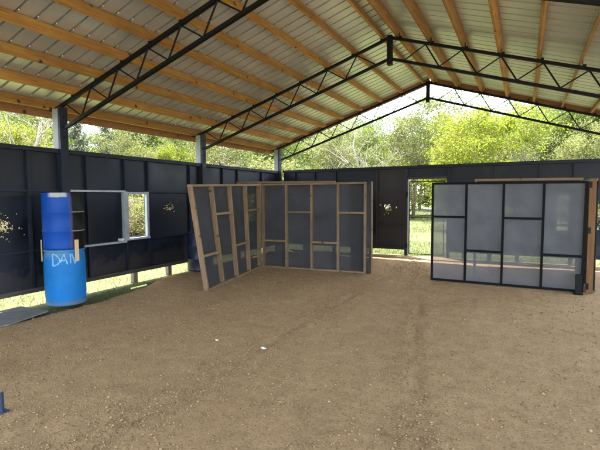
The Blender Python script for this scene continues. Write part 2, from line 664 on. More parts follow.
# ------------------------------------------------------------------ plywood walls
def holed_sheet(b, U, a0, a1, z0, z1, openings):
    """Cells of a sheet spanning a0-a1 by z0-z1 minus rectangular openings; U(a, z, d) -> point, d across the sheet."""
    A = sorted({a0, a1, *[v for o in openings for v in o[:2] if a0 < v < a1]})
    Z = sorted({z0, z1, *[v for o in openings for v in o[2:] if z0 < v < z1]})
    for p, q in zip(A, A[1:]):
        for r, t in zip(Z, Z[1:]):
            ca_, cz_ = (p + q) / 2, (r + t) / 2
            if any(o[0] < ca_ < o[1] and o[2] < cz_ < o[3] for o in openings):
                continue
            b.quad8([U(p, r, 0), U(q, r, 0), U(q, r, 1), U(p, r, 1), U(p, t, 0), U(q, t, 0), U(q, t, 1), U(p, t, 1)])


def scatter_holes(cx, cz, sa_, sz_, n, core, seed, size=.011):
    """Splintered bullet holes: a dense ragged core and strays about it, as small rectangles."""
    r = random.Random(seed)
    res = []
    for i in range(n):
        k = .35 if i < core else 1
        a, z = cx + r.gauss(0, sa_ * k), cz + r.gauss(0, sz_ * k)
        w, h = size * r.uniform(.6, 1.6), size * r.uniform(.6, 1.7)
        res.append((a - w, a + w, z - h, z + h))
    return res


def wall_panels(parent, U, splits, zs, openings, clusters, matname='navy', mats=None):
    """Sheets between the splits; a sheet with bullet holes is cut for real round its cluster."""
    for i, (a, b_) in enumerate(zip(splits, splits[1:])):
        o = MB()
        loc = [q for q in openings if q[0] < b_ and q[1] > a]
        cl = [c for c in clusters if a < (c[0] + c[1]) / 2 < b_]
        boxes = [c[:4] for c in cl]
        holed_sheet(o, U, a + .001, b_ - .001, zs[0], zs[1], loc + boxes)
        for c in cl:
            # fine grid in the cluster's rectangle with the shot-out cells missing
            A0, A1, Z0, Z1, holes = c
            na, nz = max(2, int((A1 - A0) / .011)), max(2, int((Z1 - Z0) / .011))
            ea, ez = np.linspace(A0, A1, na + 1), np.linspace(Z0, Z1, nz + 1)
            idx = {}

            def vid(x, z, d):
                key = (round(x, 4), round(z, 4), d)
                if key not in idx:
                    edge = min(x - A0, A1 - x, z - Z0, Z1 - z) < 1e-3
                    jx, jz = (0, 0) if edge else ((noise.noise((x * 90, z * 90, 1)) * .004), (noise.noise((x * 90, z * 90, 7)) * .004))
                    idx[key] = len(o.v)
                    o.v.append(U(x + jx, z + jz, d))
                return idx[key]
            for p, q in zip(ea, ea[1:]):
                for r_, t in zip(ez, ez[1:]):
                    ca_, cz_ = (p + q) / 2, (r_ + t) / 2
                    if any(h[0] < ca_ < h[1] and h[2] < cz_ < h[3] for h in holes):
                        continue
                    for d in (0, 1):
                        o.f.append((vid(p, r_, d), vid(q, r_, d), vid(q, t, d), vid(p, t, d)))
        mm = M[mats[i]] if mats else M[matname]
        o.build('plywood_sheet', mm, parent)
        for c in cl:
            ch = MB()
            r = random.Random(int(c[0] * 100))
            for h in c[4]:
                if r.random() < .75:
                    for _ in range(r.choice((1, 1, 2))):
                        a, z = r.choice((h[0], h[1])) + r.gauss(0, .004), r.choice((h[2], h[3])) + r.gauss(0, .004)
                        w, hh, tl = r.uniform(.002, .007), r.uniform(.003, .011), r.gauss(0, .5)
                        pts = []
                        for da, dz in ((-w, -hh), (w, -hh * .7), (w * .8, hh), (-w * .6, hh * .8)):
                            pts.append((a + da * math.cos(tl) - dz * math.sin(tl), z + da * math.sin(tl) + dz * math.cos(tl)))
                        ch.quad8([U(x, zz, -.12) for x, zz in pts] + [U(x, zz, -.35 - r.random() * .4) for x, zz in pts])
            ch.build('bullet_scars', M['chip'], parent)


# left wall ------------------------------------------------------------
lw = empty('plywood_wall', (WX, 6.3, 0), 'long black plywood wall with window along the left grassy side', 'wall')
UL = lambda a, z, d: (WX - .055 - .013 * d, a, z)
LZ0, LZ1 = .175, 2.40
l_studs = [.9, 2.10, 3.30, 4.03, 5.04, 5.86, 6.44, 7.68, 8.9, 9.55, 10.75, 11.6]
lsplit = [.2, 1.42, 2.64, 4.03, 5.04, 5.86, 6.44, 7.68, 8.9, 10.12, 11.83]
lwin = [(5.90, 6.36, .86, 1.70), (10.0, 10.42, .95, 1.72)]
cA = (3.45, 3.95, .93, 1.60, scatter_holes(3.62, 1.22, .15, .12, 95, 55, 1, .010))
cB = (6.76, 7.3, 1.15, 1.66, scatter_holes(7.03, 1.40, .11, .09, 46, 18, 2, .0085))
wall_panels(lw, UL, lsplit, (LZ0, LZ1), lwin, [cA, cB])
fr = lambda a0, a1, z0, z1, dep=.052: MB().box((WX - .054, a0, z0), (WX - .054 + dep, a1, z1))
for y in l_studs:
    fr(y - .02, y + .02, LZ0 + .042, LZ1 - .04).build('stud', M['navyf'], lw)
for z in (.80, 1.745):
    for a, b in zip(l_studs, l_studs[1:]):
        if z > 1 and (4.6 < a < 5.9):
            continue
        if z < 1 and (4.6 < a < 6.4):
            continue
        if not any(w[0] - .05 < (a + b) / 2 < w[1] + .05 for w in lwin):
            fr(a + .0225, b - .0225, z - .018, z + .018, .045).build('girt', M['navyf'], lw)
fr(.2, 11.7, LZ1 - .038, LZ1 + .03, .075).build('top_plate', M['navyf'], lw)
fr(.2, 11.7, LZ0 - .03, LZ0 + .04, .062).build('bottom_rail', wood('bottom_rail_wood', (.035, .03, .03), (.10, .085, .07), 1, .8, False), lw)
# pale sliding-hatch frame and window casing
fr(4.66, 5.835, 1.73, 1.765, .07).build('hatch_rail', M['grey'], lw)
fr(4.66, 5.835, .765, .80, .07).build('hatch_rail', M['grey'], lw)
fr(5.79, 5.838, .80, 1.73, .072).build('hatch_stile', M['grey'], lw)
fr(5.842, 5.90, .82, 1.745, .066).build('window_casing', M['grey'], lw)
fr(6.36, 6.415, .84, 1.745, .060).build('window_casing', M['grey'], lw)
fr(5.84, 6.42, .80, .84, .074).build('window_sill', M['grey'], lw)
fr(5.901, 6.359, 1.70, 1.735, .05).build('window_casing', M['grey'], lw)
fr(5.68, 5.76, .81, .85, .085).build('hatch_block', M['paper'], lw)
for a in (9.97, 10.42):
    fr(a, a + .03, .95, 1.72, .06).build('window_casing', M['navyf'], lw)
for y in (2.2, 6.06, 7.0, 10.0):
    MB().box((WX - .12, y - .05, GZ - .3), (WX - .035, y + .05, LZ0 - .031)).build('ground_post', M['bark'], lw)

# back wall ------------------------------------------------------------
bw = empty('plywood_wall', (-2.4, BY, 0), 'black plywood wall with open gateway across the far end', 'wall')
UB = lambda a, z, d: (a, BY + .055 + .013 * d, z)
BZ0, BZ1 = .19, 2.42
GX0, GX1, GZ1 = -2.81, -1.80, 2.09
b_studs = [-6.3, -5.64, -4.95, -3.68, -2.86, -1.75, -.7, .32, 1.02, 2.0]
bsplit = [-6.72, -5.64, -4.95, -3.68, -2.86, -1.75, -.7, .32, 1.02, 2.2]
cC = (-3.62, -3.12, 1.05, 1.56, scatter_holes(-3.37, 1.31, .10, .08, 50, 30, 3, .016))
cD = (1.12, 1.98, .80, 1.66, scatter_holes(1.5, 1.22, .20, .20, 300, 190, 4, .016))
cE = (-.56, -.12, 1.05, 1.5, scatter_holes(-.34, 1.28, .12, .09, 90, 50, 5, .015))
bops = [(GX0, GX1, 0, GZ1), (.70, .93, .80, 1.62)]
wall_panels(bw, UB, bsplit, (BZ0, BZ1), bops, [cC, cD, cE], mats=['navy', 'navy', 'navy', 'bounce_brown', 'navy', 'navy', 'navy', 'navy', 'navy'])
bf = lambda a0, a1, z0, z1, dep=.052: MB().box((a0, BY + .054, z0), (a1, BY + .054 - dep, z1))
for i, x in enumerate(b_studs):
    w = .035 if x in (-2.86, -1.75) else .02
    bf(x - w, x + w, (0.0 if w > .03 else BZ0 + .04), BZ1 - .04).build('stud', M['bounce_brown'] if x in (-3.68, -2.86) else M['navyf'], bw)
for z in (.82, 1.77):
    for a, b in zip(b_studs, b_studs[1:]):
        if a == -2.86 or a == .32 and z < 1:
            continue
        bf(a + .038, b - .038, z - .018, z + .018, .045).build('girt', M['bounce_brown'] if a == -3.68 else M['navyf'], bw)
bf(-6.72, 2.2, BZ1 - .038, BZ1 + .035, .08).build('top_plate', M['navyf'], bw)
bf(-6.72, -2.896, BZ0 - .03, BZ0 + .036, .062).build('bottom_rail', M['bounce_brown'], bw)
bf(-1.71, 2.2, BZ0 - .03, BZ0 + .036, .062).build('bottom_rail', M['navyf'], bw)
bf(GX0 - .01, GX1 + .01, GZ1, GZ1 + .06, .06).build('gate_header', M['bounce_brown'], bw)
for x in (-6.0, -4.4, -1.35, -.75, -.12, 1.0, 1.75):
    MB().box((x - .05, BY + .05, GZ - .3), (x + .05, BY + .13, BZ0 - .031)).build('ground_post', M['bark'], bw)
# gate: thin steel frame standing in the opening
gate = bpy.data.objects.new('gate', None)
COL.objects.link(gate)
gate.parent = bw
gate.location = Vector((GX0, BY, 0)) - Vector(bw.location)
gf = MB()
t = .022
gw = GX1 - GX0 - .05
for a, b in (((.03, 0, .05), (.03 + t, t, 2.03)), ((gw - t, 0, .05), (gw, t, 2.03))):
    gf.box(a, b)
for z in (.05, 1.04, 2.01):
    gf.box((.03 + t, .001, z), (gw - t, t - .001, z + t))
o = gf.build('gate_frame', M['steel'])
o.parent = gate
o = MB().box((-.005, -.01, .02), (.022, .045, 2.085)).build('gate_jamb', M['grey'])
o.parent = gate
for z in (1.68, .28):
    o = MB().box((-.045, -.055, z - .07), (.002, -.012, z + .07)).build('hinge', M['steel'])
    o.parent = gate


# ------------------------------------------------------------------ partitions
def partition(label, B0, B1, T0, T1, noggins, cloth_side, wood_m, rail_m, cloth_m, group='framed cloth partitions', studs=(0, .25, .5, .75, 1), cap=None, depth=.085):
    B0, B1, T0, T1 = [Vector(p) for p in (B0, B1, T0, T1)]
    base = (B0 + B1) / 2
    root = empty('partition', base, label, 'partition', group)
    P = lambda u, v: (B0 * (1 - u) + B1 * u) * (1 - v) + (T0 * (1 - u) + T1 * u) * v
    along = (B1 - B0).normalized()
    nrm = along.cross(Vector((0, 0, 1))).normalized()     # toward the viewer for left-to-right panels
    L, Ht = (B1 - B0).length, (T0 - B0).length
    e, ev = .02 / L, .042 / Ht
    for u in studs:
        uu = min(max(u, e), 1 - e)
        MB().bar(P(uu, ev), P(uu, 1 - ev), .04, depth, along).build('stud', wood_m, root)
    for v in (ev / 2, 1 - ev / 2):
        MB().bar(P(0, v), P(1, v), .04, depth + .002, (0, 0, 1)).build('rail', rail_m, root)
    for (a, b), v in zip(zip(studs, studs[1:]), noggins):
        u0, u1 = max(a, e) + e, min(b, 1 - e) - e
        MB().bar(P(u0, v), P(u1, v), .04, depth - .004, (0, 0, 1)).build('noggin', rail_m, root)
    if cloth_m is None:
        return root
    # the cloth: a finely divided sheet with slack folds
    off = nrm * (depth / 2 + .004) * cloth_side
    nu, nv = 70, 52
    vs, fs = [], []
    for j in range(nv + 1):
        for i in range(nu + 1):
            u, v = i / nu, j / nv
            p = P(u, v)
            edge = min(min(abs(u - q) for q in studs) * L / .25, min(v, 1 - v) * Ht / .25, 1)
            w = (noise.noise((u * 5 + v * 4 + base.x, v * 3 - u * 2, base.x)) * .022 + noise.noise((u * 13 + v * 9, v * 7 - u * 6, base.y)) * .011) * edge
            vs.append(p + off * 1 + nrm * ((w + .026 * edge + .001) * cloth_side))
    for j in range(nv):
        for i in range(nu):
            a = j * (nu + 1) + i
            fs.append((a, a + 1, a + nu + 2, a + nu + 1))
    b = MB()
    b.v, b.f = [tuple(p) for p in vs], fs
    b.build('cloth', cloth_m, root, smooth=True)
    if cap:
        MB().bar(P(cap[0], 1) + Vector((0, 0, .011)), P(cap[1], 1) + Vector((0, 0, .011)), .02, depth + .02, (0, 0, 1)).build('top_cap', rail_m, root)
    return root


lo, hi = .325, .665
partition('leaning wooden-framed cloth partition, its bare studs facing right, hinged into the corner', (-4.84, 5.8, .005), (-5.40, 8.38, .005), (-5.13, 5.75, 1.85), (-5.42, 8.40, 1.93),
          (lo, .70, lo + .02, .70), -1, M['stud'], M['rail'], M['cloth'])
partition('upright pale-framed cloth partition facing the camera, beside the leaning one', (-5.36, 8.47, .005), (-2.92, 8.64, .005), (-5.36, 8.47, 1.93), (-2.92, 8.64, 1.93),
          (lo, hi, lo, hi), -1, M['stud'], M['rail'], M['cloth'])
partition('slightly taller wooden-framed partition showing only its top rail above the left pair', (-6.45, 9.02, .0), (-3.72, 8.86, .0), (-6.45, 9.02, 2.02), (-3.72, 8.86, 1.975),
          (lo, hi, lo, hi), 1, M['stud'], M['rail'], None)
partition('narrow wooden-framed partition edge-on behind the right end of the upright pale-framed one', (-3.3, 8.80, .0), (-2.83, 8.76, .0), (-3.3, 8.80, 1.94), (-2.83, 8.76, 1.94),
          (hi,), 1, M['stud'], M['rail'], M['cloth'], studs=(0, 1))
rp = partition('wide grey translucent cloth partition with black studs showing through', (-1.57, 8.53, .005), (.915, 8.48, .005), (-1.57, 8.53, 1.885), (.93, 8.48, 1.865),
               (hi - .01, lo, hi - .01, lo), -1, M['blackframe'], M['blackframe'], M['clothpale'], depth=.03)
MB().box((.79, 8.33, .0), (.875, 8.415, .32)).box((.76, 8.28, .0), (.90, 8.419, .012)).build('foot_bracket', M['steel'], rp, bevel=.004)
wing = empty('partition', (1.0, 9.3, 0), 'orange wooden partition edge with black hinges at the right end of the grey cloth one', 'partition', 'framed cloth partitions')
MB().box((.95, 8.47, .0), (1.045, 8.51, 1.90)).build('end_stud', M['orange'], wing, bevel=.003)
for y in (9.2, 9.9, 10.6):
    MB().box((.985, y, .04), (1.07, y + .04, 1.86)).build('stud', M['stud'], wing)
for z in (.02, 1.88):
    MB().box((.985, 8.512, z - .02), (1.07, 10.64, z + .02)).build('rail', M['stud'], wing)
MB().box((1.074, 8.515, .02), (1.078, 10.63, 1.88)).build('cloth', M['cloth'], wing)
for z in (1.80, 1.05, .12):
    MB().box((.948, 8.452, z - .05), (.985, 8.469, z + .05)).build('hinge', M['steel'], wing, bevel=.003)
partition('low-showing wooden-framed partition whose pale top rail rises over the grey cloth one', (-.84, 8.92, .0), (.90, 8.90, .0), (-.84, 8.92, 1.95), (.90, 8.90, 1.93),
          (.5,), 1, M['stud'], M['rail'], None, studs=(0, 1))

# ------------------------------------------------------------------ barrels
BC = Vector((-6.28, 4.21))
face = math.atan2(-BC.y, -BC.x)          # toward the camera


def lathe(profile, k=72):
    b = MB()
    for r, z in profile:
        for j in range(k):
            a = 2 * math.pi * j / k
            b.v.append((r * math.cos(a), r * math.sin(a), z))
    for i in range(len(profile) - 1):
        for j in range(k):
            p, q = i * k + j, i * k + (j + 1) % k
            b.f.append((p, q, q + k, p + k))
    return b


def barrel_mat(name, blue, black):
    m, nt, out = mat(name)
    tc = nt.nodes.new('ShaderNodeTexCoord')
    v = tc.outputs['Object']
    n1 = tex(nt, v, 3, 5)
    n2 = tex(nt, v, 40, 4, .7)
    c = ramp(nt, n1, [(.3, tuple(x * .85 for x in blue)), (.7, tuple(x * 1.12 for x in blue))])
    c = mix(nt, ramp(nt, n2, [(.68, (0, 0, 0)), (.76, (.6, .6, .6))]), c, (.32, .44, .52))
    sep = nt.nodes.new('ShaderNodeSeparateXYZ')
    nt.links.new(v, sep.inputs[0])

    def math_(op, a, b=None):
        n = nt.nodes.new('ShaderNodeMath')
        n.operation = op
        for i, q in enumerate((a, b)):
            if q is None:
                continue
            if hasattr(q, 'links'):
                nt.links.new(q, n.inputs[i])
            else:
                n.inputs[i].default_value = q
        return n.outputs[0]
    wob = math_('MULTIPLY', math_('SUBTRACT', n1, .5), .09)
    if black:
        # local y runs across the viewer's right: black spray paint from .34 of the radius on
        e = math_('ADD', sep.outputs[1], wob)
        f = ramp(nt, math_('ADD', e, .5), [(.585, (0, 0, 0)), (.63, (1, 1, 1))])
        rust = ramp(nt, math_('ADD', e, .5), [(.575, (0, 0, 0)), (.60, (.55, .55, .55)), (.625, (0, 0, 0))])
        c = mix(nt, f, c, (.004, .004, .004))
        c = mix(nt, rust, c, (.12, .06, .03))
        for zr in (.279, .564):  # pale highlight painted where the moulded ribs catch light on the black side
            zl = math_('ABSOLUTE', math_('SUBTRACT', sep.outputs[2], zr))
            ln = ramp(nt, zl, [(.004, (.7, .7, .7)), (.009, (0, 0, 0))])
            c = mix(nt, mix(nt, 1.0, ln, f, 'MULTIPLY'), c, (.30, .31, .30))
        # scuffed pale patch under the rim
        zz = ramp(nt, math_('ADD', sep.outputs[2], wob), [(.785, (0, 0, 0)), (.80, (.9, .9, .9))])
        ya = math_('ABSOLUTE', math_('ADD', sep.outputs[1], .06))
        yy = ramp(nt, math_('ADD', ya, wob), [(.10, (1, 1, 1)), (.14, (0, 0, 0))])
        c = mix(nt, mix(nt, 1.0, zz, yy, 'MULTIPLY'), c, (.40, .42, .40))
    else:
        zz = ramp(nt, math_('ADD', sep.outputs[2], wob), [(.70, (0, 0, 0)), (.80, (.55, .55, .55))])
        yy = ramp(nt, math_('ADD', sep.outputs[1], .5), [(.52, (1, 1, 1)), (.60, (.15, .15, .15))])
        c = mix(nt, mix(nt, 1.0, zz, yy, 'MULTIPLY'), c, (.13, .24, .27))
        low = ramp(nt, math_('ADD', sep.outputs[2], wob), [(.03, (.7, .7, .7)), (.12, (0, 0, 0))])
        c = mix(nt, low, c, (.10, .12, .11))
    pbsdf(nt, out, c, .52, 0, bump(nt, n1, .25, .02), .2)
    return m


prof_low = [(0, 0), (.262, 0), (.278, .006), (.288, .022), (.276, .042), (.277, .07), (.283, .14), (.287, .28), (.289, .42), (.288, .56), (.285, .68), (.279, .765), (.271, .80), (.269, .812), (.281, .822), (.283, .842), (.276, .852), (.262, .848), (.255, .825), (0, .82)]
prof_up = [(0, 0), (.262, 0), (.28, .006), (.286, .03), (.283, .05), (.284, .26), (.291, .272), (.291, .285), (.284, .297), (.284, .545), (.291, .557), (.291, .570), (.284, .582), (.283, .80), (.285, .815), (.288, .83), (.286, .848), (.277, .853), (.264, .848), (.257, .825), (0, .82)]
bl = empty('plastic_barrel', (BC.x, BC.y, 0), 'bright blue plastic barrel with faded white lettering, standing on the dirt', 'barrel', 'stacked barrels')
bl.rotation_euler.z = face
o = lathe(prof_low).build('barrel_shell', barrel_mat('bright_blue_plastic', (.008, .15, .44), False), smooth=True)
o.parent = bl
bu = empty('plastic_barrel', (BC.x, BC.y, .853), 'dark blue barrel with black-painted side, stacked on the bright blue barrel', 'barrel', 'stacked barrels')
bu.rotation_euler.z = face
o = lathe(prof_up).build('barrel_shell', barrel_mat('dark_blue_plastic', (.004, .055, .30), True), smooth=True)
o.parent = bu
# white spray lettering on the lower barrel
strokes = [[(215, 180), (217, 250), (214, 325)], [(218, 184), (262, 198), (292, 235), (300, 265), (278, 300), (222, 322)],
           [(302, 285), (330, 230), (352, 188), (368, 240), (392, 310)], [(308, 268), (335, 258), (362, 262)],
           [(430, 188), (431, 215), (430, 235), (430, 262), (430, 280), (431, 300)],
           [(448, 190), (468, 250), (486, 305), (500, 262)]]
letters = [strokes[0:2], strokes[2:4], strokes[4:5], strokes[5:6]]
white = painted('faded_white_paint', (.17, .37, .57), .35, .8, 40)
shell = bl.children[0]
for let in letters:
    lt = MB()
    for st in let:
        pts = []
        for (x0, y0), (x1, y1) in zip(st, st[1:]):
            pts += [(x0 + (x1 - x0) * q / 6, y0 + (y1 - y0) * q / 6) for q in range(6)]
        pts.append(st[-1])
        rows = []
        for k, (x0, y0) in enumerate(pts):
            xa, ya = pts[max(0, k - 1)]
            xb, yb = pts[min(len(pts) - 1, k + 1)]
            ln = math.hypot(xb - xa, yb - ya) or 1
            wd = 8.5 + 6 * noise.noise((x0 * .07, y0 * .07, 1))
            nx_, ny_ = -(yb - ya) / ln * wd, (xb - xa) / ln * wd
            ring = []
            for rr in (.2868, .2903):
                for ax, ay in ((x0 - nx_, y0 - ny_), (x0 + nx_, y0 + ny_)):
                    th = math.asin(max(-.98, min(.98, (35 + ax / 12 - 65) / 22.3)))
                    ring.append((rr * math.cos(th), rr * math.sin(th), .85 * (307 - (240 + ay / 12)) / 55))
            rows.append(ring)
        n0 = len(lt.v)
        for r_ in rows:
            lt.v += r_
        for k in range(len(rows) - 1):
            a = n0 + k * 4
            lt.f += [(a, a + 1, a + 5, a + 4), (a + 2, a + 6, a + 7, a + 3), (a, a + 4, a + 6, a + 2), (a + 1, a + 3, a + 7, a + 5)]
    o = lt.build('painted_letter', white)
    o.parent = shell
for ang, lab, w in ((R(33), 'flat wooden stake on the front of the barrels, right of the lettering', .058), (R(-88), 'thin wooden stake at the left edge of the stacked barrels', .052)):
    st = MB().box((-.009, -w / 2, 0), (.009, w / 2, .325)).build('wooden_stake', M['stake'], bevel=.002)
    a = face + ang
    st.location = (BC.x + .302 * math.cos(a), BC.y + .302 * math.sin(a), .675)
    st.rotation_euler.z = a
    tag(st, lab, 'stake', 'stakes joining the barrels')

# navy barrel half hidden behind the leaning partition
nb = empty('plastic_barrel', (-6.42, 7.52, 0), 'dark navy drum standing behind the near end of the leaning partition', 'barrel')
o = lathe(prof_up).build('barrel_shell', painted('navy_plastic', (.010, .016, .045), .3, .4, 4), smooth=True)
o.parent = nb

# ------------------------------------------------------------------ small things on the floor
bd = MB()
P4 = [(-5.80, 3.10), (-6.00, 3.74), (-6.62, 3.72), (-6.62, 2.7), (-5.9, 2.75)]
n = len(P4)
zz = [floor_z(*p) for p in P4]
zb = max(zz) + .004
bd.v = [(x, y, zb) for x, y in P4] + [(x, y, zb + .018) for x, y in P4]
bd.f = [tuple(reversed(range(n))), tuple(range(n, 2 * n))] + [(i, (i + 1) % n, n + (i + 1) % n, n + i) for i in range(n)]
tag(bd.build('plywood_board', M['boardtop'], loc=(-6.2, 3.2, zb), bevel=.002), 'worn grey board lying flat on the ground beside the blue barrel', 'board')


def scrap(x, y, s, rz, label):
    b = MB()
    g = 5
    for j in range(g + 1):
        for i in range(g + 1):
            u, v = i / g - .5, j / g - .5
            b.v.append((u * s * 1.7 + .012 * noise.noise((u * 3, v * 3, x)), v * s, .006 + .022 * abs(noise.noise((u * 4, v * 4, y))) + .02 * abs(u)))
    for j in range(g):
        for i in range(g):
            a = j * (g + 1) + i
            b.f.append((a, a + 1, a + g + 2, a + g + 1))
    o = b.build('paper_scrap', M['paper'])
    so = o.modifiers.new('thick', 'SOLIDIFY')
    so.thickness = .002
    o.location = (x, y, floor_z(x, y) + .004)
    o.rotation_euler.z = rz
    tag(o, label, 'litter', 'litter on the floor')


scrap(-3.02, 3.79, .018, .5, 'thin sliver of white litter lying on the dirt floor')
scrap(-2.43, 3.83, .04, -.4, 'wider crumpled white paper scrap lying on the dirt floor')
stub = empty('steel_stake', (-3.482, 1.79, 0), 'short dark blue steel stake poking up at the left frame edge', 'stake')
z0 = floor_z(-3.482, 1.79)
o = MB().box((-.016, -.016, z0 - .03), (.016, -.011, .15)).box((-.016, -.011, z0 - .03), (-.011, .016, .15)).build('angle_bar', M['bluesteel'])
o.parent = stub
o = MB().box((-.03, -.03, z0 - .01), (.03, .03, z0 + .012)).build('base_plate', M['bluesteel'])
o.parent = stub


# ------------------------------------------------------------------ vegetation
def leaf_mesh(centers, size, rng, flat=.0, aspect=.6):
    n = len(centers)
    d = rng.normal(size=(n, 3))
    d[:, 2] -= flat
    d /= np.linalg.norm(d, axis=1, keepdims=True)
    e = rng.normal(size=(n, 3))
    e -= d * (e * d).sum(1, keepdims=True)
    e /= np.linalg.norm(e, axis=1, keepdims=True)
    s = size * rng.uniform(.6, 1.4, (n, 1))
    a, b = d * s, e * s * aspect
    v = np.stack([centers - a, centers + b * .9 - a * .1, centers + a, centers - b * .9 - a * .1], 1).reshape(-1, 3)
    return v, np.arange(n * 4).reshape(-1, 4)


def grow(rng, h, spread, levels, kids, start=.35, droop=0, lean=(0, 0), base_r=None):
    segs, tips = [], []
    base_r = base_r or h * .018

    def branch(p, d, ln, r, lv):
        n = 5
        pts, rr = [p.copy()], [r]
        for i in range(n):
            d = (d + Vector(rng.normal(0, .13 if lv else .06, 3)) + Vector((0, 0, -droop * lv * .1 + (.05 if lv == 0 else .03)))).normalized()
            p = p + d * ln / n
            pts.append(p.copy())
            rr.append(r * (1 - .75 * (i + 1) / n))
        segs.append((pts, rr, lv))
        if lv >= levels:
            tips.extend(pts[2:])
            return
        for i in range(kids[lv]):
            t = start + (1 - start) * (i + rng.uniform(.2, .9)) / kids[lv] if lv == 0 else rng.uniform(.3, 1)
            k = min(n - 1, int(t * n))
            q = pts[k].lerp(pts[k + 1], t * n - k)
            az = rng.uniform(0, 6.283) if lv else i * 2.4 + rng.uniform(-.5, .5)
            side = Vector((math.cos(az), math.sin(az), rng.uniform(.05, .75)))
            dd = (d * .35 + side * spread).normalized()
            branch(q, dd, ln * rng.uniform(.45, .7) * (1.15 - .5 * t if lv == 0 else 1), max(.006, rr[k] * .55), lv + 1)
    branch(Vector((0, 0, -.1)), Vector((lean[0], lean[1], 1)).normalized(), h * .82, base_r, 0)
    return segs, tips


def proto_broad(seed, h, spread, leaf_n, size, leafm, barkm, kids=(9, 5, 4), start=.25, clump=.34, levels=3, lean=(0, 0)):
    rng = np.random.default_rng(seed)
    segs, tips = grow(rng, h, spread, levels, kids, start, lean=lean)
    b = MB()
    for pts, rr, lv in segs:
        b.tube(pts, [max(.004, q) for q in rr], 7 if lv == 0 else 4)
    trunk = b.build('trunk', barkm, smooth=True)
    crown = None
    if leaf_n:
        T = np.array([tuple(t) for t in tips])
        wgt = rng.uniform(0, 1, len(T)) ** 2
        wgt /= wgt.sum()
        c = T[rng.choice(len(T), leaf_n, p=wgt)] + rng.normal(0, clump, (leaf_n, 3)) * np.array([1, 1, .7])
        c = c[c[:, 2] > .1]
        v, f = leaf_mesh(c, size, rng)
        crown = npmesh('crown', v, f, leafm)
    return [trunk] + ([crown] if crown else [])


def proto_pine(seed, h, leaf_n=9000):
    rng = np.random.default_rng(seed)
    b = MB()
    b.tube([(0, 0, -.1), (.05, 0, h * .5), (0, .04, h)], [h * .014, h * .009, .01], 7)
    cs_ = []
    z = h * .28
    while z < h * .99:
        t = (z / h - .28) / .72
        ln = (1 - t) ** .8 * h * .2 * rng.uniform(.75, 1.15) + .12
        for k in range(5):
            az = rng.uniform(0, 6.283)
            e = Vector((math.cos(az) * ln, math.sin(az) * ln, z + ln * rng.uniform(-.05, .4)))
            b.tube([(0, 0, z), e], [.02, .006], 4)
            q = np.linspace(.25, 1, 8)
            cs_.append(np.stack([e.x * q, e.y * q, z + (e.z - z) * q], 1))
        z += h * .035
    C_ = np.concatenate(cs_)
    c = C_[rng.integers(0, len(C_), leaf_n)] + rng.normal(0, .13, (leaf_n, 3))
    v, f = leaf_mesh(c, .085, rng, aspect=.22)
    return [b.build('trunk', M['bark'], smooth=True), npmesh('crown', v, f, M['leaf_dark'])]


PROTO = {
    'yellow': proto_broad(21, 7.0, .85, 20000, .062, M['leaf_yellow'], M['bark'], (12, 6, 4), .12, .26),
    'yellow_small': proto_broad(22, 3.6, 1.2, 8000, .06, M['leaf_yellow'], M['bark'], (10, 5, 3), .1, .22),
    'mid': proto_broad(23, 9.5, 1.0, 15000, .095, M['leaf_mid'], M['bark'], (11, 6, 4), .2, .38),
    'pale': proto_broad(24, 8.0, 1.0, 13000, .07, M['leaf_pale'], M['bark'], (10, 6, 4), .2, .30),
    'thin': proto_broad(25, 10.5, .8, 7500, .085, M['leaf_mid'], M['bark'], (11, 5, 3), .3, .26),
    'bare': proto_broad(26, 5.6, 1.35, 0, 0, None, M['palebark'], (8, 6, 5), .06, lean=(.5, .2)),
    'twiggy': proto_broad(27, 5.5, .75, 700, .05, M['leaf_tan'], M['palebark'], (9, 6, 4), .12, .2),
    'dry': proto_broad(28, 2.3, 1.1, 6500, .042, M['leaf_tan'], M['palebark'], (12, 6, 3), .03, .20),
    'shrub': proto_broad(29, 2.4, 1.2, 9500, .055, M['leaf_mid'], M['bark'], (11, 5, 3), .03, .24),
    'shrub_pale': proto_broad(30, 2.7, 1.2, 9000, .05, M['leaf_pale'], M['bark'], (11, 5, 3), .03, .25),
    'pine': proto_pine(31, 9.0),
}
used = set()
KIND = {'yellow': ('tree', 'tree'), 'yellow_small': ('tree', 'tree'), 'mid': ('tree', 'tree'), 'pale': ('tree', 'tree'), 'thin': ('tree', 'tree'), 'bare': ('bare_tree', 'tree'), 'twiggy': ('bare_tree', 'tree'),
        'dry': ('shrub', 'shrub'), 'shrub': ('shrub', 'shrub'), 'shrub_pale': ('shrub', 'shrub'), 'pine': ('pine_tree', 'tree')}


def plant(kind, px, dist, scale=1.0, label='', group=None, xy=None):
    x, y = xy or heading(px, dist)
    nm, cat = KIND[kind]
    root = empty(nm, (x, y, GZ), label, cat, group)
    root.rotation_euler.z = random.uniform(0, 6.28)
    root.scale = (scale * random.uniform(.92, 1.08), scale * random.uniform(.92, 1.08), scale)
    for p in PROTO[kind]:
        if kind in used:
            c = p.copy()
            COL.objects.link(c)
        else:
            c = p
        c.parent = root
    used.add(kind)


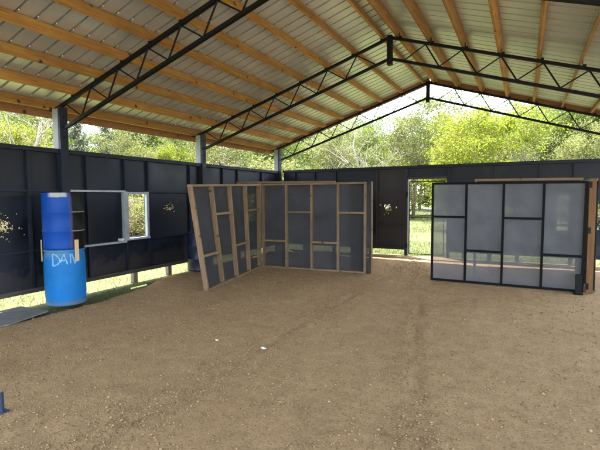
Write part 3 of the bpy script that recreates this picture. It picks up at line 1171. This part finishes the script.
BACKG, LEFTG = 'trees beyond the back wall', 'trees beyond the left wall'
for k, px, d, s, lab in [
    ('yellow', 487, 25, .90, 'bright yellow-green tree, broadest beyond the middle of the back wall'),
    ('pale', 413, 33, .92, 'rounded pale-green tree rising right of the white-branched bare tree'),
    ('yellow_small', 452, 22.5, .95, 'low yellow-green sapling to the left of the broad bright tree'),
    ('mid', 551, 36, .74, 'mid-green tree beyond the right half of the back wall'),
    ('mid', 596, 35, .86, 'tall mid-green tree above the far right end of the back wall'),
    ('thin', 440, 38, .92, 'tall thin-leaved tree against the sky right under the ridge'),
    ('thin', 523, 42, .86, 'thin-leaved tree against pale sky right of the bright yellow-green one'),
    ('pine', 400, 42, .95, 'dark pine behind the white-branched bare tree, left of the ridge'),
    ('thin', 366, 38, .72, 'mid-green tree filling the space behind the white-branched bare tree'),
    ('pale', 336, 34, .82, 'pale olive tree at the left end of the gable opening'),
    ('thin', 303, 36, .55, 'mid-green tree just right of the corner post'),
    ('pale', 575, 28, .6, 'short pale olive tree before the tall one at far right'),
]:
    plant(k, px, d, s, lab, BACKG)
plant('bare', 374, 19.5, .92, 'white-branched bare tree spreading over the back wall', BACKG)
for k, px, d, s, lab in [
    ('mid', 264, 34, .68, 'mid-green tree just left of the corner post'),
    ('pine', 246, 42, .72, 'slim dark pine left of the corner post, behind a mid-green tree'),
    ('pale', 222, 27, .68, 'pale olive tree between the middle post and the corner post'),
    ('thin', 182, 35, .68, 'mid-green tree left of the middle post'),
    ('yellow', 160, 32, .74, 'yellow-green tree above the window in the left wall'),
    ('pine', 108, 40, .9, 'dark pine against the sky over the left wall, nearer the window'),
    ('pine', 80, 41, .92, 'dark pine against the sky right beside the near post'),
    ('yellow', 14, 28, .78, 'yellow-green tree at the left frame edge over the wall'),
    ('pale', 134, 27, .6, 'short pale olive tree beyond the wall above the pale hatch frame'),
    ('mid', -30, 32, .7, 'mid-green tree past the left frame edge'),
]:
    plant(k, px, d, s, lab, LEFTG)
plant('twiggy', 38, 17, .95, 'bare twiggy tree left of the near post', LEFTG)
plant('twiggy', 238, 24, .66, 'bare twiggy tree right of the middle post', LEFTG)
plant('twiggy', 523, 25, .72, 'bare twiggy tree right of the broad yellow-green tree', BACKG)

# undergrowth in a belt along the wood's edge: one mass nobody could count
rngb = random.Random(5)
belt = []
for i in range(60):
    px = -60 + i * 12 + rngb.uniform(-5, 5)
    d = (30 if px > 300 else 22) + rngb.uniform(-3, 7)
    belt.append((rngb.choices(('dry', 'shrub', 'shrub_pale'), (.22, .30, .48))[0], px, d, rngb.uniform(.7, 1.2)))
for i in range(54):
    px = -60 + i * 13 + rngb.uniform(-5, 5)
    belt.append((rngb.choices(('dry', 'shrub', 'shrub_pale', 'yellow_small'), (.12, .3, .34, .24))[0], px, rngb.uniform(35, 44), rngb.uniform(1.0, 1.55)))
for i in range(20):
    belt.append((rngb.choices(('dry', 'shrub_pale'), (.3, .7))[0], 40 + i * 10 + rngb.uniform(-4, 4), rngb.uniform(13.5, 17.5), rngb.uniform(.45, .7)))


belt = [q for q in belt if not (398 < q[1] < 456 and q[2] < 38)]


def mass(name, items, kinds):
    """Merge plant copies into one crown mesh and one stem mesh under one stuff object."""
    root = None
    for kk in kinds:
        trunk, crown = PROTO[kk]
        for src in (crown, trunk):
            me = src.data
            co_ = np.empty(len(me.vertices) * 3)
            me.vertices.foreach_get('co', co_)
            co_ = co_.reshape(-1, 3)
            faces = [tuple(p.vertices) for p in me.polygons]
            faces = np.array([f for f in faces if len(f) == 4])
            VV, FF, n0 = [], [], 0
            for k, px, d, s in items:
                if k != kk:
                    continue
                x, y = heading(px, d)
                a = (px * 1.7) % 6.28
                rot = np.array([[math.cos(a), -math.sin(a), 0], [math.sin(a), math.cos(a), 0], [0, 0, 1]])
                w = co_ @ rot.T * np.array([s * 1.15, s * 1.15, s]) + np.array([x, y, GZ])
                VV.append(w)
                FF.append(faces + n0)
                n0 += len(w)
            if VV:
                o = npmesh(name, np.concatenate(VV), np.concatenate(FF), me.materials[0], 'stuff')
                if root is None:
                    root = o
                else:
                    o.parent = root
                    del o['kind']
                    o.name = 'undergrowth_foliage' if src is crown else 'undergrowth_stems'
    return root


mass('undergrowth', belt, ('dry', 'shrub', 'shrub_pale', 'yellow_small'))

# far woods: layered leaf masses that close the horizon
wood_items = []
rngw = random.Random(9)
for i in range(58):
    px = -140 + i * 14.5 + rngw.uniform(-6, 6)
    wood_items.append((rngw.choices(('mid', 'pale', 'yellow'), (.48, .44, .08))[0], px, rngw.uniform(46, 62), rngw.uniform(.85, 1.12) * (.78 if 60 < px < 118 or 428 < px < 462 else 1)))
w_root = mass('far_woods', wood_items, ('mid', 'pale', 'yellow'))
# remove prototypes that were never planted
for k, ps in PROTO.items():
    if k not in used:
        for p in ps:
            bpy.data.objects.remove(p)


# grass
def blades(name, xs, ys, zs, h, w, rng, material):
    n = len(xs)
    a = rng.uniform(0, 6.283, n)
    dx, dy = np.cos(a) * w, np.sin(a) * w
    lx, ly = rng.normal(0, .35, n) * h, rng.normal(0, .35, n) * h
    base = np.stack([xs, ys, zs], 1)
    v = np.stack([base + np.stack([-dx, -dy, 0 * dx], 1), base + np.stack([dx, dy, 0 * dx], 1),
                  base + np.stack([lx * .45 + dx * .6, ly * .45 + dy * .6, h * .6], 1), base + np.stack([lx, ly, h], 1)], 1).reshape(-1, 3)
    return npmesh(name, v, np.arange(n * 4).reshape(-1, 4), material, 'stuff')


def scatter(n, x0, x1, y0, y1, pw=1.0):
    return RN.uniform(x0, x1, n), y0 + (y1 - y0) * RN.uniform(0, 1, n) ** pw


gx1, gy1 = scatter(75000, -11, -6.0, 1.5, 12.5)
e = np.array([floor_edge(v) for v in gy1])
dens = np.array([noise.noise((a * 1.3, b * 1.3, 0)) for a, b in zip(gx1, gy1)])
keep = (gx1 < e + .12 + RN.normal(0, .06, len(gx1))) & (dens + RN.normal(0, .25, len(gx1)) > -.25)
gx1, gy1 = gx1[keep], gy1[keep]
gx2, gy2 = scatter(90000, -12, 9, 12.1, 44, 1.9)
gx3, gy3 = scatter(25000, -4.5, 1.5, 11.9, 16, 1.5)
GX_, GY_ = np.concatenate([gx1, gx2, gx3]), np.concatenate([gy1, gy2, gy3])
hh = np.clip(RN.lognormal(-2.75, .45, len(GX_)), .025, .20)
hh *= np.where(GY_ > 20, 1.3, np.where(GX_ < -6, .6, .75))
ww = .0035 + .00022 * np.maximum(0, GY_ - 8)
gzz = np.full(len(GX_), GZ - .02)
for i in range(len(GX_)):
    o_ = max(0, max(-9 - GX_[i], GY_[i] - 13.5))
    if o_ > 0:
        gzz[i] += noise.noise((GX_[i] * .12, GY_[i] * .12, 0)) * min(.35, o_ * .05)
blades('grass', GX_, GY_, gzz, hh, ww, RN, M['grass'])

# ------------------------------------------------------------------ light
S = Vector((-.27, .245, .89)).normalized()
el = math.asin(S.z)
w = bpy.data.worlds.new('World')
sc.world = w
w.use_nodes = True
nt = w.node_tree
bg = nt.nodes['Background']
sky = nt.nodes.new('ShaderNodeTexSky')
sky.sky_type = 'NISHITA'
sky.sun_disc = False
sky.sun_elevation = el
sky.sun_rotation = math.atan2(S.x, S.y)
sky.air_density = 1.0
sky.dust_density = 2.0
hz = nt.nodes.new('ShaderNodeHueSaturation')      # hazy, washed-out sky
hz.inputs['Saturation'].default_value = .5
nt.links.new(sky.outputs[0], hz.inputs['Color'])
nt.links.new(hz.outputs[0], bg.inputs[0])
bg.inputs[1].default_value = .15
sun = bpy.data.lights.new('sun', 'SUN')
sun.energy = 3.0
sun.angle = R(.53)
sun.color = (1, .95, .86)
so = bpy.data.objects.new('sun', sun)
COL.objects.link(so)
so.rotation_euler = S.to_track_quat('Z', 'Y').to_euler()

sc.render.engine = 'CYCLES'
sc.cycles.max_bounces = 10
sc.cycles.diffuse_bounces = 6
sc.cycles.transparent_max_bounces = 16
sc.cycles.use_denoising = True
sc.cycles.sample_clamp_indirect = 8
sc.view_settings.view_transform = 'Standard'
sc.view_settings.look = 'None'
sc.view_settings.gamma = 1
sc.view_settings.use_curve_mapping = False
sc.view_settings.exposure = 3.42
